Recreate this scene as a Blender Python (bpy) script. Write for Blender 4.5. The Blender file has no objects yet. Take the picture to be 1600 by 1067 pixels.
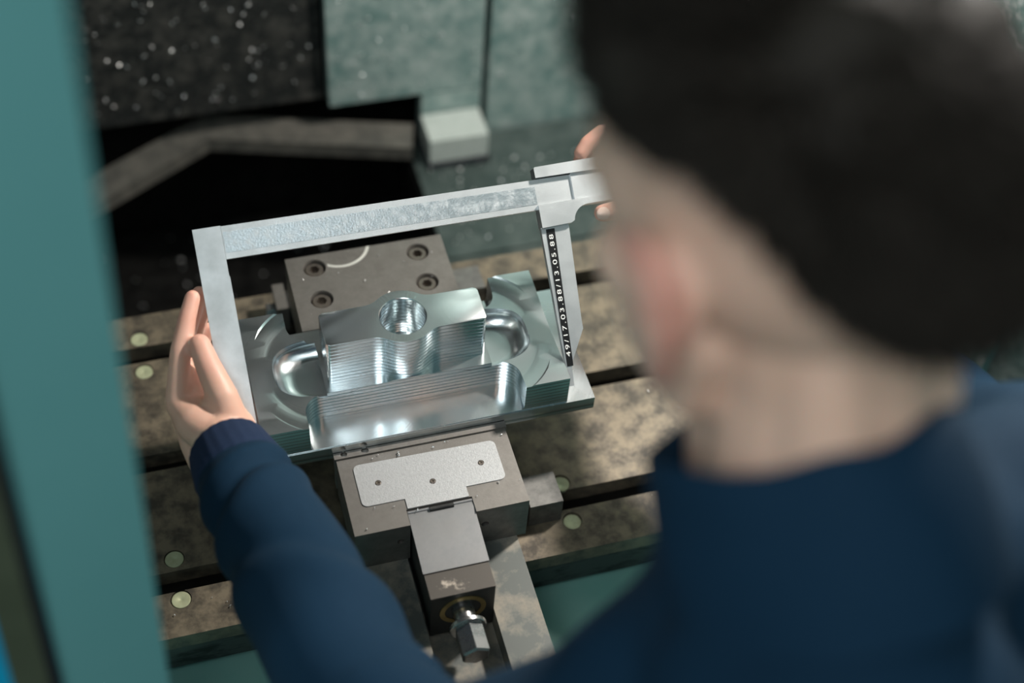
import bpy, bmesh, math, random
from mathutils import Vector, Matrix, noise
from math import pi, sin, cos, radians, hypot, atan2, sqrt

random.seed(7)
S = bpy.context.scene
COL = S.collection

# ------------------------------------------------------------------ camera
CAM = Vector((-0.18802, -0.73880, 1.18233))
RT = Vector((0.96045, -0.27222, 0.05849))
UP = Vector((0.17473, 0.75281, 0.63462))
FW = Vector((0.21679, 0.59930, -0.77061))
cd = bpy.data.cameras.new('camera'); cam = bpy.data.objects.new('camera', cd); COL.objects.link(cam)
m = Matrix((RT, UP, -FW)).transposed().to_4x4(); m.translation = CAM
cam.matrix_world = m
cd.sensor_width = 36; cd.lens = 50
cd.clip_start = 0.02; cd.clip_end = 50
cd.dof.use_dof = True; cd.dof.focus_distance = 1.305; cd.dof.aperture_fstop = 2.0
S.camera = cam

# ------------------------------------------------------------------ world and lights
W = bpy.data.worlds.new('World'); S.world = W; W.use_nodes = True
bg = W.node_tree.nodes['Background']
bg.inputs[0].default_value = (0.30, 0.60, 0.60, 1); bg.inputs[1].default_value = 0.22

def area(name, loc, target, size, energy, color, shape='DISK'):
    l = bpy.data.lights.new(name, 'AREA'); l.energy = energy; l.color = color; l.size = size; l.shape = shape
    o = bpy.data.objects.new(name, l); COL.objects.link(o); o.location = loc
    o.rotation_euler = (Vector(target) - Vector(loc)).to_track_quat('-Z', 'Y').to_euler()
    return o
# the machine's work lamp, high up inside on the right
area('work_lamp', (0.71, 0.26, 0.98), (0.0, 0.05, 0.1), 0.10, 19, (1.0, 0.93, 0.86))
# soft fill light added behind and above the worker, as unseen hall lighting
area('fill_light', (-0.9, -1.5, 2.6), (0.0, -0.1, 0.3), 1.6, 42, (0.94, 0.98, 1.0), 'SQUARE')

vs = S.view_settings
vs.view_transform = 'Standard'; vs.look = 'None'; vs.exposure = 0.0; vs.gamma = 1.0
vs.use_curve_mapping = False

# ------------------------------------------------------------------ materials
def mat(name, c1, c2=None, metallic=0.0, rough=0.5, rough2=None, scale=40, detail=4, bump=0.0, bscale=None,
        stretch=(1, 1, 1), lo=0.35, hi=0.65, sss=0.0, spec=None, aniso=0.0, coat=0.0):
    M = bpy.data.materials.new(name); M.use_nodes = True
    nt = M.node_tree; N = nt.nodes; L = nt.links
    b = N['Principled BSDF']
    b.inputs['Metallic'].default_value = metallic; b.inputs['Roughness'].default_value = rough
    b.inputs['Base Color'].default_value = (*c1, 1)
    if spec is not None: b.inputs['Specular IOR Level'].default_value = spec
    if coat: b.inputs['Coat Weight'].default_value = coat; b.inputs['Coat Roughness'].default_value = 0.15
    if sss:
        b.inputs['Subsurface Weight'].default_value = sss
        b.inputs['Subsurface Radius'].default_value = (1.0, 0.35, 0.2)
        b.inputs['Subsurface Scale'].default_value = 0.008
    if aniso: b.inputs['Anisotropic'].default_value = aniso
    tc = N.new('ShaderNodeTexCoord'); mp = N.new('ShaderNodeMapping')
    mp.inputs['Scale'].default_value = stretch
    L.new(tc.outputs['Object'], mp.inputs[0])
    no = N.new('ShaderNodeTexNoise'); no.inputs['Scale'].default_value = scale; no.inputs['Detail'].default_value = detail
    no.inputs['Roughness'].default_value = 0.65
    L.new(mp.outputs[0], no.inputs['Vector'])
    mr = N.new('ShaderNodeMapRange'); mr.inputs[1].default_value = lo; mr.inputs[2].default_value = hi
    L.new(no.outputs[0], mr.inputs[0])
    M['_'] = 0
    if c2 is not None:
        mx = N.new('ShaderNodeMix'); mx.data_type = 'RGBA'; mx.name = 'ColMix'
        mx.inputs[6].default_value = (*c1, 1); mx.inputs[7].default_value = (*c2, 1)
        L.new(mr.outputs[0], mx.inputs[0]); L.new(mx.outputs[2], b.inputs['Base Color'])
    if rough2 is not None:
        m2 = N.new('ShaderNodeMapRange'); m2.inputs[3].default_value = rough; m2.inputs[4].default_value = rough2
        L.new(mr.outputs[0], m2.inputs[0]); L.new(m2.outputs[0], b.inputs['Roughness'])
    if bump:
        n2 = no
        if bscale:
            n2 = N.new('ShaderNodeTexNoise'); n2.inputs['Scale'].default_value = bscale; n2.inputs['Detail'].default_value = 3
            L.new(mp.outputs[0], n2.inputs['Vector'])
        bp = N.new('ShaderNodeBump'); bp.name = 'Bump'; bp.inputs['Strength'].default_value = bump; bp.inputs['Distance'].default_value = 0.001
        L.new(n2.outputs[0], bp.inputs['Height']); L.new(bp.outputs[0], b.inputs['Normal'])
    return M

def math_node(nt, op, a, b=None, c=None):
    n = nt.nodes.new('ShaderNodeMath'); n.operation = op
    for i, v in enumerate((a, b, c)):
        if v is None: continue
        if isinstance(v, (int, float)): n.inputs[i].default_value = v
        else: nt.links.new(v, n.inputs[i])
    return n.outputs[0]

def machined(name, base, rough, period, radial=True):
    """milled aluminium: level cutter lines on the walls, fine brushed arcs on the faces"""
    M = mat(name, base, (base[0]*0.86, base[1]*0.9, base[2]*0.92), 1.0, rough+0.03, rough+0.08, scale=22, detail=1, stretch=(1, 1, 1))
    nt = M.node_tree; N = nt.nodes; L = nt.links; b = N['Principled BSDF']
    tc = N.new('ShaderNodeTexCoord'); sp = N.new('ShaderNodeSeparateXYZ'); L.new(tc.outputs['Object'], sp.inputs[0])
    ge = N.new('ShaderNodeNewGeometry'); sn = N.new('ShaderNodeSeparateXYZ'); L.new(ge.outputs['Normal'], sn.inputs[0])
    wall = math_node(nt, 'LESS_THAN', math_node(nt, 'ABSOLUTE', sn.outputs[2]), 0.5)
    ph = math_node(nt, 'MULTIPLY', sp.outputs[2], 2*pi/period)
    ln = math_node(nt, 'POWER', math_node(nt, 'MULTIPLY_ADD', math_node(nt, 'SINE', ph), 0.5, 0.5), 14.0)
    # brushed streaks along the wall: noise squeezed in z
    mp = N.new('ShaderNodeMapping'); mp.inputs['Scale'].default_value = (6, 6, 900); L.new(tc.outputs['Object'], mp.inputs[0])
    st = N.new('ShaderNodeTexNoise'); st.inputs['Scale'].default_value = 1.0; st.inputs['Detail'].default_value = 2; L.new(mp.outputs[0], st.inputs[0])
    wl = math_node(nt, 'MULTIPLY', math_node(nt, 'ADD', math_node(nt, 'MULTIPLY', ln, -0.40), math_node(nt, 'MULTIPLY', st.outputs[0], 0.14)), wall)
    # arcs on the faces, ringed about each end of the part
    ax = math_node(nt, 'SUBTRACT', math_node(nt, 'ABSOLUTE', sp.outputs[0]), 0.07)
    ay = math_node(nt, 'SUBTRACT', sp.outputs[1], 0.077)
    rr = math_node(nt, 'SQRT', math_node(nt, 'ADD', math_node(nt, 'POWER', ax, 2), math_node(nt, 'POWER', ay, 2)))
    rn = N.new('ShaderNodeTexNoise'); rn.noise_dimensions = '1D'; rn.inputs['Scale'].default_value = 420; rn.inputs['Detail'].default_value = 2
    L.new(rr, rn.inputs['W'])
    face = math_node(nt, 'SUBTRACT', 1.0, wall)
    hs = math_node(nt, 'ADD', wl, math_node(nt, 'MULTIPLY', math_node(nt, 'MULTIPLY', rn.outputs[0], 0.16 if radial else 0.0), face))
    bp = N.new('ShaderNodeBump'); bp.inputs['Strength'].default_value = 0.35; bp.inputs['Distance'].default_value = 0.0006
    L.new(hs, bp.inputs['Height']); L.new(bp.outputs[0], b.inputs['Normal'])
    # walls tinted darker teal, painting in a tray reflection; cutter lines darker still
    mx = N.new('ShaderNodeMix'); mx.data_type = 'RGBA'; mx.blend_type = 'MULTIPLY'
    L.new(math_node(nt, 'MULTIPLY', wall, math_node(nt, 'MULTIPLY_ADD', ln, 0.55, 0.25)), mx.inputs[0])
    L.new(N['ColMix'].outputs[2], mx.inputs[6]); mx.inputs[7].default_value = (0.30, 0.36, 0.36, 1)
    L.new(mx.outputs[2], b.inputs['Base Color'])
    ru = b.inputs['Roughness'].links[0].from_socket
    L.new(math_node(nt, 'ADD', ru, math_node(nt, 'MULTIPLY', face, 0.06)), b.inputs['Roughness'])
    return M

MAT = {}
MAT['alu'] = machined('milled_aluminium', (0.86, 0.89, 0.90), 0.13, 0.0046)
MAT['alu_plate'] = machined('milled_plate', (0.82, 0.86, 0.87), 0.15, 0.02)
MAT['caliper'] = mat('satin_caliper_steel', (0.66, 0.68, 0.69), (0.55, 0.58, 0.59), 0.86, 0.36, 0.46, scale=30, bump=0.05, bscale=900)
MAT['scale'] = mat('engraved_scale_steel', (0.50, 0.56, 0.59), (0.66, 0.69, 0.70), 0.85, 0.32, 0.48, scale=120, detail=8, lo=0.45, hi=0.75, bump=0.2, bscale=500)
MAT['vise'] = mat('ground_vise_steel', (0.235, 0.222, 0.205), (0.17, 0.16, 0.147), 0.7, 0.42, 0.52, scale=60, detail=6, bump=0.05, bscale=800)
MAT['vise_dark'] = mat('oiled_vise_steel', (0.20, 0.20, 0.19), (0.12, 0.12, 0.115), 0.7, 0.40, 0.55, scale=70, detail=6)
MAT['base'] = mat('vise_base_stained', (0.105, 0.115, 0.108), (0.27, 0.245, 0.20), 0.25, 0.45, 0.7, scale=24, detail=8, lo=0.44, hi=0.60)
MAT['cover'] = mat('cover_plate_aluminium', (0.44, 0.45, 0.455), (0.37, 0.38, 0.385), 0.6, 0.5, 0.58, scale=350, detail=4, bump=0.15, bscale=700)
MAT['hinge'] = mat('sheet_steel_cover', (0.29, 0.29, 0.29), (0.22, 0.225, 0.23), 0.7, 0.38, 0.48, scale=34, detail=5, bump=0.12, bscale=60)
MAT['black'] = mat('black_oxide_steel', (0.025, 0.025, 0.025), (0.045, 0.045, 0.042), 0.4, 0.38, 0.5, scale=60)
MAT['nosetop'] = mat('chip_marked_dark_steel', (0.10, 0.09, 0.08), (0.42, 0.37, 0.31), 0.5, 0.42, 0.5, scale=45, detail=5, lo=0.60, hi=0.68)
MAT['chrome'] = mat('bright_hex_steel', (0.50, 0.50, 0.50), (0.38, 0.38, 0.38), 0.95, 0.22, 0.32, scale=60)
MAT['brass'] = mat('brass_bushing', (0.42, 0.31, 0.13), (0.28, 0.2, 0.08), 0.8, 0.4, 0.5, scale=50)
MAT['bolt'] = mat('socket_bolt_steel', (0.30, 0.26, 0.22), (0.14, 0.12, 0.11), 0.85, 0.28, 0.4, scale=90)
MAT['iron'] = mat('worn_cast_iron', (0.205, 0.170, 0.120), (0.080, 0.070, 0.056), 0.35, 0.48, 0.34, scale=48, detail=10, lo=0.40, hi=0.62, bump=0.1, bscale=300)
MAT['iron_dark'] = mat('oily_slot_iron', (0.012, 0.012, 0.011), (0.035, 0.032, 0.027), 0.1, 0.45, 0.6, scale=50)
MAT['ironface'] = mat('table_edge_iron', (0.055, 0.062, 0.060), (0.012, 0.012, 0.012), 0.3, 0.4, 0.5, scale=22, detail=8, lo=0.48, hi=0.6, stretch=(1, 1, 3))
MAT['plug'] = mat('pale_brass_plug', (0.52, 0.55, 0.36), (0.46, 0.48, 0.30), 0.35, 0.35, 0.45, scale=200)
MAT['teal'] = mat('teal_machine_paint', (0.150, 0.400, 0.400), (0.160, 0.415, 0.415), 0.0, 0.38, 0.45, scale=8, spec=0.4)
MAT['teal_wet'] = mat('wet_speckled_teal', (0.15, 0.25, 0.235), (0.40, 0.47, 0.45), 0.1, 0.28, 0.5, scale=34, detail=10, lo=0.36, hi=0.70, bump=1.0, bscale=60)
MAT['cover_sheet'] = mat('oily_way_cover', (0.06, 0.085, 0.08), (0.12, 0.15, 0.142), 0.5, 0.3, 0.5, scale=26, detail=9, lo=0.40, hi=0.66, bump=0.5, bscale=70)
MAT['teal_floor'] = mat('teal_tray_paint', (0.16, 0.37, 0.33), (0.20, 0.40, 0.36), 0.0, 0.35, 0.5, scale=14, detail=6)
MAT['darkwall'] = mat('dark_wet_steel', (0.034, 0.037, 0.036), (0.105, 0.102, 0.092), 0.3, 0.25, 0.48, scale=45, detail=9, lo=0.45, hi=0.72, bump=0.9, bscale=90)
MAT['pit'] = mat('oily_pit_shade', (0.004, 0.004, 0.004), (0.012, 0.012, 0.011), 0.0, 0.35, 0.55, scale=40, detail=8, bump=0.8, bscale=60, spec=0.25)  # pit's darkness is painted into the colour; the lamp would light its floor
MAT['ledge'] = mat('worn_ledge_steel', (0.20, 0.19, 0.165), (0.10, 0.10, 0.09), 0.4, 0.4, 0.5, scale=40, detail=8)
MAT['pale'] = mat('pale_grey_paint', (0.45, 0.50, 0.47), (0.40, 0.45, 0.42), 0.0, 0.4, 0.5, scale=60)
MAT['rubber'] = mat('black_rubber', (0.008, 0.010, 0.016), None, 0.0, 0.5)
MAT['olive'] = mat('olive_frame_paint', (0.07, 0.085, 0.05), (0.10, 0.12, 0.075), 0.0, 0.5, scale=10)
MAT['floor'] = mat('shop_floor_concrete', (0.10, 0.11, 0.11), (0.14, 0.15, 0.15), 0.0, 0.5, 0.7, scale=6)
MAT['skin'] = mat('skin', (0.72, 0.46, 0.345), (0.76, 0.505, 0.39), 0.0, 0.45, 0.55, scale=25, sss=0.25, bump=0.05, bscale=400)
MAT['nail'] = mat('fingernail', (0.72, 0.55, 0.47), None, 0.0, 0.28, coat=0.3)
MAT['hair'] = mat('dark_brown_hair', (0.011, 0.009, 0.007), (0.030, 0.025, 0.020), 0.0, 0.6, 0.8, spec=0.15, scale=60, stretch=(3, 3, 3))
MAT['navy'] = mat('navy_sweatshirt', (0.002, 0.019, 0.043), (0.004, 0.025, 0.054), 0.0, 0.85, scale=700, detail=3, bump=0.25, bscale=900, spec=0.2)
MAT['navy_rib'] = mat('navy_ribbed_knit', (0.010, 0.022, 0.055), (0.016, 0.030, 0.068), 0.0, 0.85, scale=500, bump=0.3, bscale=600, spec=0.2)
MAT['trouser'] = mat('dark_work_trousers', (0.02, 0.024, 0.03), (0.026, 0.03, 0.036), 0.0, 0.85, scale=300)
MAT['shoe'] = mat('black_shoe', (0.015, 0.015, 0.016), None, 0.0, 0.45)
MAT['white_ink'] = mat('white_engraving', (0.80, 0.82, 0.80), None, 0.0, 0.6)
MAT['blackstrip'] = mat('black_label_strip', (0.006, 0.006, 0.007), None, 0.0, 0.35)
MAT['chip'] = mat('aluminium_chip', (0.85, 0.86, 0.86), None, 0.8, 0.42)
MAT['screen'] = mat('cyan_panel_film', (0.0, 0.42, 0.72), None, 0.0, 0.3)
MAT['eye'] = mat('eye_white', (0.75, 0.73, 0.70), None, 0.0, 0.2)

def skin_fade():                                     # clipped stubble tints the skin below the hairline
    M = MAT['skin']; nt = M.node_tree; N = nt.nodes; L = nt.links; b = N['Principled BSDF']
    at = N.new('ShaderNodeAttribute'); at.attribute_name = 'stubble'
    no = N.new('ShaderNodeTexNoise'); no.inputs['Scale'].default_value = 900
    tc = N.new('ShaderNodeTexCoord'); L.new(tc.outputs['Object'], no.inputs[0])
    f = math_node(nt, 'MULTIPLY', at.outputs['Fac'], math_node(nt, 'MULTIPLY_ADD', no.outputs[0], 0.5, 0.55))
    mx = N.new('ShaderNodeMix'); mx.data_type = 'RGBA'
    L.new(f, mx.inputs[0]); L.new(N['ColMix'].outputs[2], mx.inputs[6]); mx.inputs[7].default_value = (0.035, 0.030, 0.024, 1)
    L.new(mx.outputs[2], b.inputs['Base Color'])
skin_fade()
def skin_blush():                                    # ears, knuckles and fingertips are redder skin
    M = MAT['skin']; nt = M.node_tree; N = nt.nodes; L = nt.links; b = N['Principled BSDF']
    src = b.inputs['Base Color'].links[0].from_socket
    at = N.new('ShaderNodeAttribute'); at.attribute_name = 'blush'
    mx = N.new('ShaderNodeMix'); mx.data_type = 'RGBA'
    L.new(at.outputs['Fac'], mx.inputs[0]); L.new(src, mx.inputs[6]); mx.inputs[7].default_value = (0.72, 0.25, 0.20, 1)
    L.new(mx.outputs[2], b.inputs['Base Color'])
skin_blush()

def wear_arc():                                      # the bright half-moon rubbed into the fixed jaw
    M = MAT['vise'].copy(); M.name = 'vise_steel_with_rub_mark'; nt = M.node_tree; N = nt.nodes; L = nt.links; b = N['Principled BSDF']
    tc = N.new('ShaderNodeTexCoord'); sp = N.new('ShaderNodeSeparateXYZ'); L.new(tc.outputs['Object'], sp.inputs[0])
    dx = math_node(nt, 'SUBTRACT', sp.outputs[0], -0.026); dy = math_node(nt, 'SUBTRACT', sp.outputs[1], 0.2575)
    r = math_node(nt, 'SQRT', math_node(nt, 'ADD', math_node(nt, 'POWER', dx, 2), math_node(nt, 'POWER', dy, 2)))
    k = math_node(nt, 'LESS_THAN', math_node(nt, 'ABSOLUTE', math_node(nt, 'SUBTRACT', r, 0.0300)), 0.0016)
    k = math_node(nt, 'MULTIPLY', k, math_node(nt, 'GREATER_THAN', dx, -0.016))
    mx = N.new('ShaderNodeMix'); mx.data_type = 'RGBA'
    L.new(k, mx.inputs[0]); L.new(N['ColMix'].outputs[2], mx.inputs[6]); mx.inputs[7].default_value = (0.80, 0.79, 0.74, 1)
    L.new(mx.outputs[2], b.inputs['Base Color'])
    return M
MAT['vise_arc'] = wear_arc()

def scale_ticks():                                   # engraved graduations along the lower edge of the beam
    M = MAT['scale']; nt = M.node_tree; N = nt.nodes; L = nt.links; b = N['Principled BSDF']
    tc = N.new('ShaderNodeTexCoord'); sp = N.new('ShaderNodeSeparateXYZ'); L.new(tc.outputs['Object'], sp.inputs[0])
    def tick(period, w, lo, hi):
        fr = math_node(nt, 'FRACT', math_node(nt, 'DIVIDE', math_node(nt, 'ADD', sp.outputs[0], 1.0), period))
        k = math_node(nt, 'LESS_THAN', fr, w)
        k = math_node(nt, 'MULTIPLY', k, math_node(nt, 'GREATER_THAN', sp.outputs[1], lo))
        return math_node(nt, 'MULTIPLY', k, math_node(nt, 'LESS_THAN', sp.outputs[1], hi))
    t = math_node(nt, 'MAXIMUM', tick(0.001, 0.22, 0.0, 0.0085), tick(0.005, 0.06, 0.0, 0.0105))
    t = math_node(nt, 'MAXIMUM', t, tick(0.01, 0.03, 0.0, 0.0125))
    mx = N.new('ShaderNodeMix'); mx.data_type = 'RGBA'
    L.new(math_node(nt, 'MULTIPLY', t, 0.45), mx.inputs[0]); L.new(N['ColMix'].outputs[2], mx.inputs[6]); mx.inputs[7].default_value = (0.18, 0.19, 0.2, 1)
    L.new(mx.outputs[2], b.inputs['Base Color'])
scale_ticks()

# ------------------------------------------------------------------ mesh helpers
def link(name, me, material, parent=None):
    o = bpy.data.objects.new(name, me); COL.objects.link(o)
    if material is not None:
        me.materials.clear(); me.materials.append(material)
    if parent is not None: o.parent = parent
    return o

def finish(bm, name, material, parent=None, smooth=None, bevel=0.0, seg=2, bev_ang=40):
    if bevel:
        ed = [e for e in bm.edges if len(e.link_faces) == 2 and e.calc_face_angle(0) > radians(bev_ang)]
        bmesh.ops.bevel(bm, geom=ed, offset=bevel, segments=seg, profile=0.5, affect='EDGES', clamp_overlap=True)
    bmesh.ops.recalc_face_normals(bm, faces=bm.faces[:])
    me = bpy.data.meshes.new(name); bm.to_mesh(me); bm.free()
    if smooth is not None:
        for p in me.polygons: p.use_smooth = True
        me.set_sharp_from_angle(angle=radians(smooth))
    return link(name, me, material, parent)

def box(bm, x0, x1, y0, y1, z0, z1):
    v = [bm.verts.new((x, y, z)) for z in (z0, z1) for y in (y0, y1) for x in (x0, x1)]
    for f in ((0, 2, 3, 1), (4, 5, 7, 6), (0, 1, 5, 4), (2, 6, 7, 3), (0, 4, 6, 2), (1, 3, 7, 5)):
        bm.faces.new([v[i] for i in f])

def obox(name, dims, material, parent=None, bevel=0.0008, seg=2):
    bm = bmesh.new(); box(bm, *dims); return finish(bm, name, material, parent, smooth=35, bevel=bevel, seg=seg)

def prism(bm, poly, z0, z1, axis='Z'):
    def P(a, b, c):
        return {'Z': (a, b, c), 'X': (c, a, b), 'Y': (a, c, b)}[axis]
    lo = [bm.verts.new(P(a, b, z0)) for a, b in poly]; hi = [bm.verts.new(P(a, b, z1)) for a, b in poly]
    n = len(poly)
    bm.faces.new(lo[::-1]); bm.faces.new(hi)
    for i in range(n): bm.faces.new((lo[i], lo[(i+1) % n], hi[(i+1) % n], hi[i]))

def lathe(bm, prof, seg=48, axis='Z', c=(0, 0, 0), a0=0.0):
    """prof: (r, h) list from axis to axis or a closed ring"""
    rings = []
    for r, h in prof:
        if r < 1e-7:
            p = {'Z': (0, 0, h), 'Y': (0, h, 0), 'X': (h, 0, 0)}[axis]
            rings.append([bm.verts.new(Vector(p) + Vector(c))])
        else:
            q = []
            for i in range(seg):
                a = a0 + 2*pi*i/seg; u, w = r*cos(a), r*sin(a)
                p = {'Z': (u, w, h), 'Y': (u, h, w), 'X': (h, u, w)}[axis]
                q.append(bm.verts.new(Vector(p) + Vector(c)))
            rings.append(q)
    for A, B in zip(rings, rings[1:]):
        for i in range(seg):
            j = (i+1) % seg
            if len(A) == 1 and len(B) == 1: continue
            if len(A) == 1: bm.faces.new((A[0], B[i], B[j]))
            elif len(B) == 1: bm.faces.new((A[i], A[j], B[0]))
            else: bm.faces.new((A[i], A[j], B[j], B[i]))

def arc(cx, cy, r, a0, a1, n):
    return [(cx + r*cos(radians(a0+(a1-a0)*i/n)), cy + r*sin(radians(a0+(a1-a0)*i/n))) for i in range(n+1)]

def baked(o):
    """the object's evaluated mesh replaces its own and its modifiers go"""
    dg = bpy.context.evaluated_depsgraph_get(); dg.update()
    me = bpy.data.meshes.new_from_object(o.evaluated_get(dg))
    old = o.data; o.modifiers.clear(); o.data = me; bpy.data.meshes.remove(old)
    return o

def cut(o, bms, op='DIFFERENCE', smooth=35):
    tools = []
    for bm in bms:
        bmesh.ops.recalc_face_normals(bm, faces=bm.faces[:])
        me = bpy.data.meshes.new('tool'); bm.to_mesh(me); bm.free()
        t = bpy.data.objects.new('tool', me); COL.objects.link(t); tools.append(t)
        md = o.modifiers.new('b', 'BOOLEAN'); md.operation = op; md.solver = 'EXACT'; md.object = t
    baked(o)
    for t in tools:
        me = t.data; bpy.data.objects.remove(t); bpy.data.meshes.remove(me)
    for p in o.data.polygons: p.use_smooth = True
    o.data.set_sharp_from_angle(angle=radians(smooth))
    return o

def empty(name, loc=(0, 0, 0)):
    o = bpy.data.objects.new(name, None); COL.objects.link(o); o.location = loc; o.empty_display_size = 0.02
    return o

def tag(o, label, cat, group=None):
    o['label'] = label; o['category'] = cat
    if group: o['group'] = group
    return o

def struct(o, label, cat):
    o['kind'] = 'structure'; o['label'] = label; o['category'] = cat
    return o

# ------------------------------------------------------------------ the setting: inside of the milling machine
FZ = -0.95
bm = bmesh.new(); box(bm, -2.5, 2.5, -3.0, 2.0, FZ-0.05, FZ)
struct(finish(bm, 'floor', MAT['floor']), 'grey concrete workshop floor under the machine and the worker', 'floor')

# back wall: dark steel sheet on the left, two teal panels with an open joint on the right
wb = empty('wall_back', (0, 0.75, FZ))
struct(wb, 'wet teal and dark steel sheet panels at the back of the machine', 'wall')
def wpart(name, dims, material, parent, bevel=0.002):
    bm = bmesh.new(); px, py, pz = parent.location
    box(bm, dims[0]-px, dims[1]-px, dims[2]-py, dims[3]-py, dims[4]-pz, dims[5]-pz)
    return finish(bm, name, material, parent, smooth=35, bevel=bevel)
wpart('panel', (-0.95, 0.046, 0.76, 0.78, -0.13, 1.6), MAT['darkwall'], wb)
wpart('panel', (0.052, 0.268, 0.745, 0.77, -0.135, 1.6), MAT['teal_wet'], wb)
wpart('panel', (0.278, 0.95, 0.745, 0.77, -0.36, 1.6), MAT['teal_wet'], wb)
wpart('lower_panel', (0.182, 0.268, 0.745, 0.77, -0.60, -0.137), MAT['teal_wet'], wb)
wpart('void_backing', (-0.95, 0.95, 0.93, 0.95, FZ, 1.6), MAT['pit'], wb)  # black sheet painted in for the dark void behind the panels

ce = empty('added_ceiling', (0, 0.4, 1.6)); struct(ce, 'unseen dark cabin roof, added to darken reflections in the workpiece', 'added_ceiling')  # unseen dark roof, added so the milled faces reflect less light
wpart('added_roof_sheet', (-0.97, 0.77, 0.02, 0.95, 1.6, 1.62), MAT['darkwall'], ce)
sh = empty('added_spindle_head', (-0.11, 0.58, 0.55)); tag(sh, 'unseen dark spindle head shape, added above the table for the workpiece to reflect', 'spindle head')  # unseen dark block, added and sized to darken reflections in the workpiece
wpart('added_head_block', (-0.30, 0.08, 0.44, 0.745, 0.62, 1.59), MAT['vise_dark'], sh, 0.01)
bm = bmesh.new(); lathe(bm, [(0, -0.10), (0.028, -0.10), (0.045, -0.085), (0.050, -0.03), (0.075, -0.02), (0.075, 0.08), (0, 0.08)], 40)
finish(bm, 'added_head_nose', MAT['chrome'], sh, smooth=35)
# bent ledge at the foot of the dark panel
def bar_between(name, pts, w, h, material, parent=None, bevel=0.002):
    bm = bmesh.new(); n = len(pts); L_, R_ = [], []
    for i, p in enumerate(pts):
        a = Vector(pts[max(i-1, 0)]); b = Vector(pts[min(i+1, n-1)]); d = (b-a); d.z = 0; d.normalize()
        s = Vector((-d.y, d.x, 0))*w; p = Vector(p)
        L_.append([bm.verts.new(q) for q in (p-s*0, p+s, p+s-Vector((0, 0, h)), p-Vector((0, 0, h)))])
    for A, B in zip(L_, L_[1:]):
        for i in range(4): bm.faces.new((A[i], A[(i+1) % 4], B[(i+1) % 4], B[i]))
    bm.faces.new(L_[0][::-1]); bm.faces.new(L_[-1])
    return finish(bm, name, material, parent, smooth=30, bevel=bevel)
t1 = bar_between('trim_1', [(-0.60, 0.58, -0.235), (-0.262, 0.700, -0.200), (-0.116, 0.765, -0.180), (0.155, 0.690, -0.182)], 0.05, 0.022, MAT['ledge'])
struct(t1, 'bent worn steel ledge above the black chip pit', 'ledge')
# pit under and behind the table
pit = empty('trim_2', (0, 0.5, FZ)); struct(pit, 'oily chip pit behind the machine table, its shade painted black', 'pit')
wpart('pit_floor', (-0.95, 0.95, 0.31, 0.92, -0.52, -0.50), MAT['pit'], pit)
wpart('pit_side', (0.156, 0.162, 0.31, 0.74, -0.50, -0.228), MAT['pit'], pit)
# telescopic way cover to the right of the pit
wc = empty('way_cover', (0.5, 0.45, -0.05)); tag(wc, 'grey green steel way cover right of the black pit, behind the table', 'way cover')
wpart('cover_sheet', (0.158, 0.74, 0.31, 0.52, -0.228, -0.224), MAT['cover_sheet'], wc)
wpart('cover_sheet', (0.160, 0.74, 0.51, 0.74, -0.224, -0.220), MAT['cover_sheet'], wc)
sb = empty('sensor_block', (0.23, 0.70, -0.22)); tag(sb, 'pale grey block at the foot of the teal back panel', 'block')
wpart('housing', (0.180, 0.264, 0.685, 0.742, -0.2198, -0.172), MAT['pale'], sb, 0.004)
wpart('foot', (0.177, 0.267, 0.680, 0.743, -0.2198, -0.212), MAT['rubber'], sb, 0.001)

# right side wall with a wet window
wr = empty('wall_right', (0.76, 0, FZ)); struct(wr, 'teal sheet side wall at the right of the machine', 'wall')
wpart('panel', (0.75, 0.77, -0.32, 0.130, FZ, 1.6), MAT['teal_wet'], wr)
wpart('lower_panel', (0.75, 0.77, 0.130, 0.75, FZ, -0.30), MAT['teal_wet'], wr)
wl = empty('wall_left', (-0.96, 0, FZ)); struct(wl, 'teal sheet side wall at the left of the machine', 'wall')
wpart('panel', (-0.97, -0.95, -0.32, 0.95, FZ, 1.6), MAT['teal_wet'], wl)
win = empty('window_1', (0.755, 0.44, -0.30)); struct(win, 'wet splashed machine window in the right side wall', 'window')
MAT['wetglass'] = mat('splashed_window', (0.26, 0.44, 0.41), (0.92, 0.97, 0.95), 0.0, 0.12, 0.35, scale=42, detail=3, lo=0.46, hi=0.60, bump=1.0, bscale=45)
wpart('pane', (0.752, 0.760, 0.138, 0.75, -0.30, 1.6), MAT['wetglass'], win, 0.001)
wpart('gasket', (0.748, 0.766, 0.130, 0.138, -0.30, 1.6), MAT['teal'], win, 0.001)

# front tray and apron
wf = empty('wall_front', (0, -0.3, FZ)); struct(wf, 'teal tray and apron in front of the machine table', 'wall')
wpart('tray', (-0.95, 0.75, -0.30, -0.02, -0.075, -0.062), MAT['teal_floor'], wf)
wpart('apron', (-0.95, 0.75, -0.315, -0.30, FZ, -0.062), MAT['teal'], wf)

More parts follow.
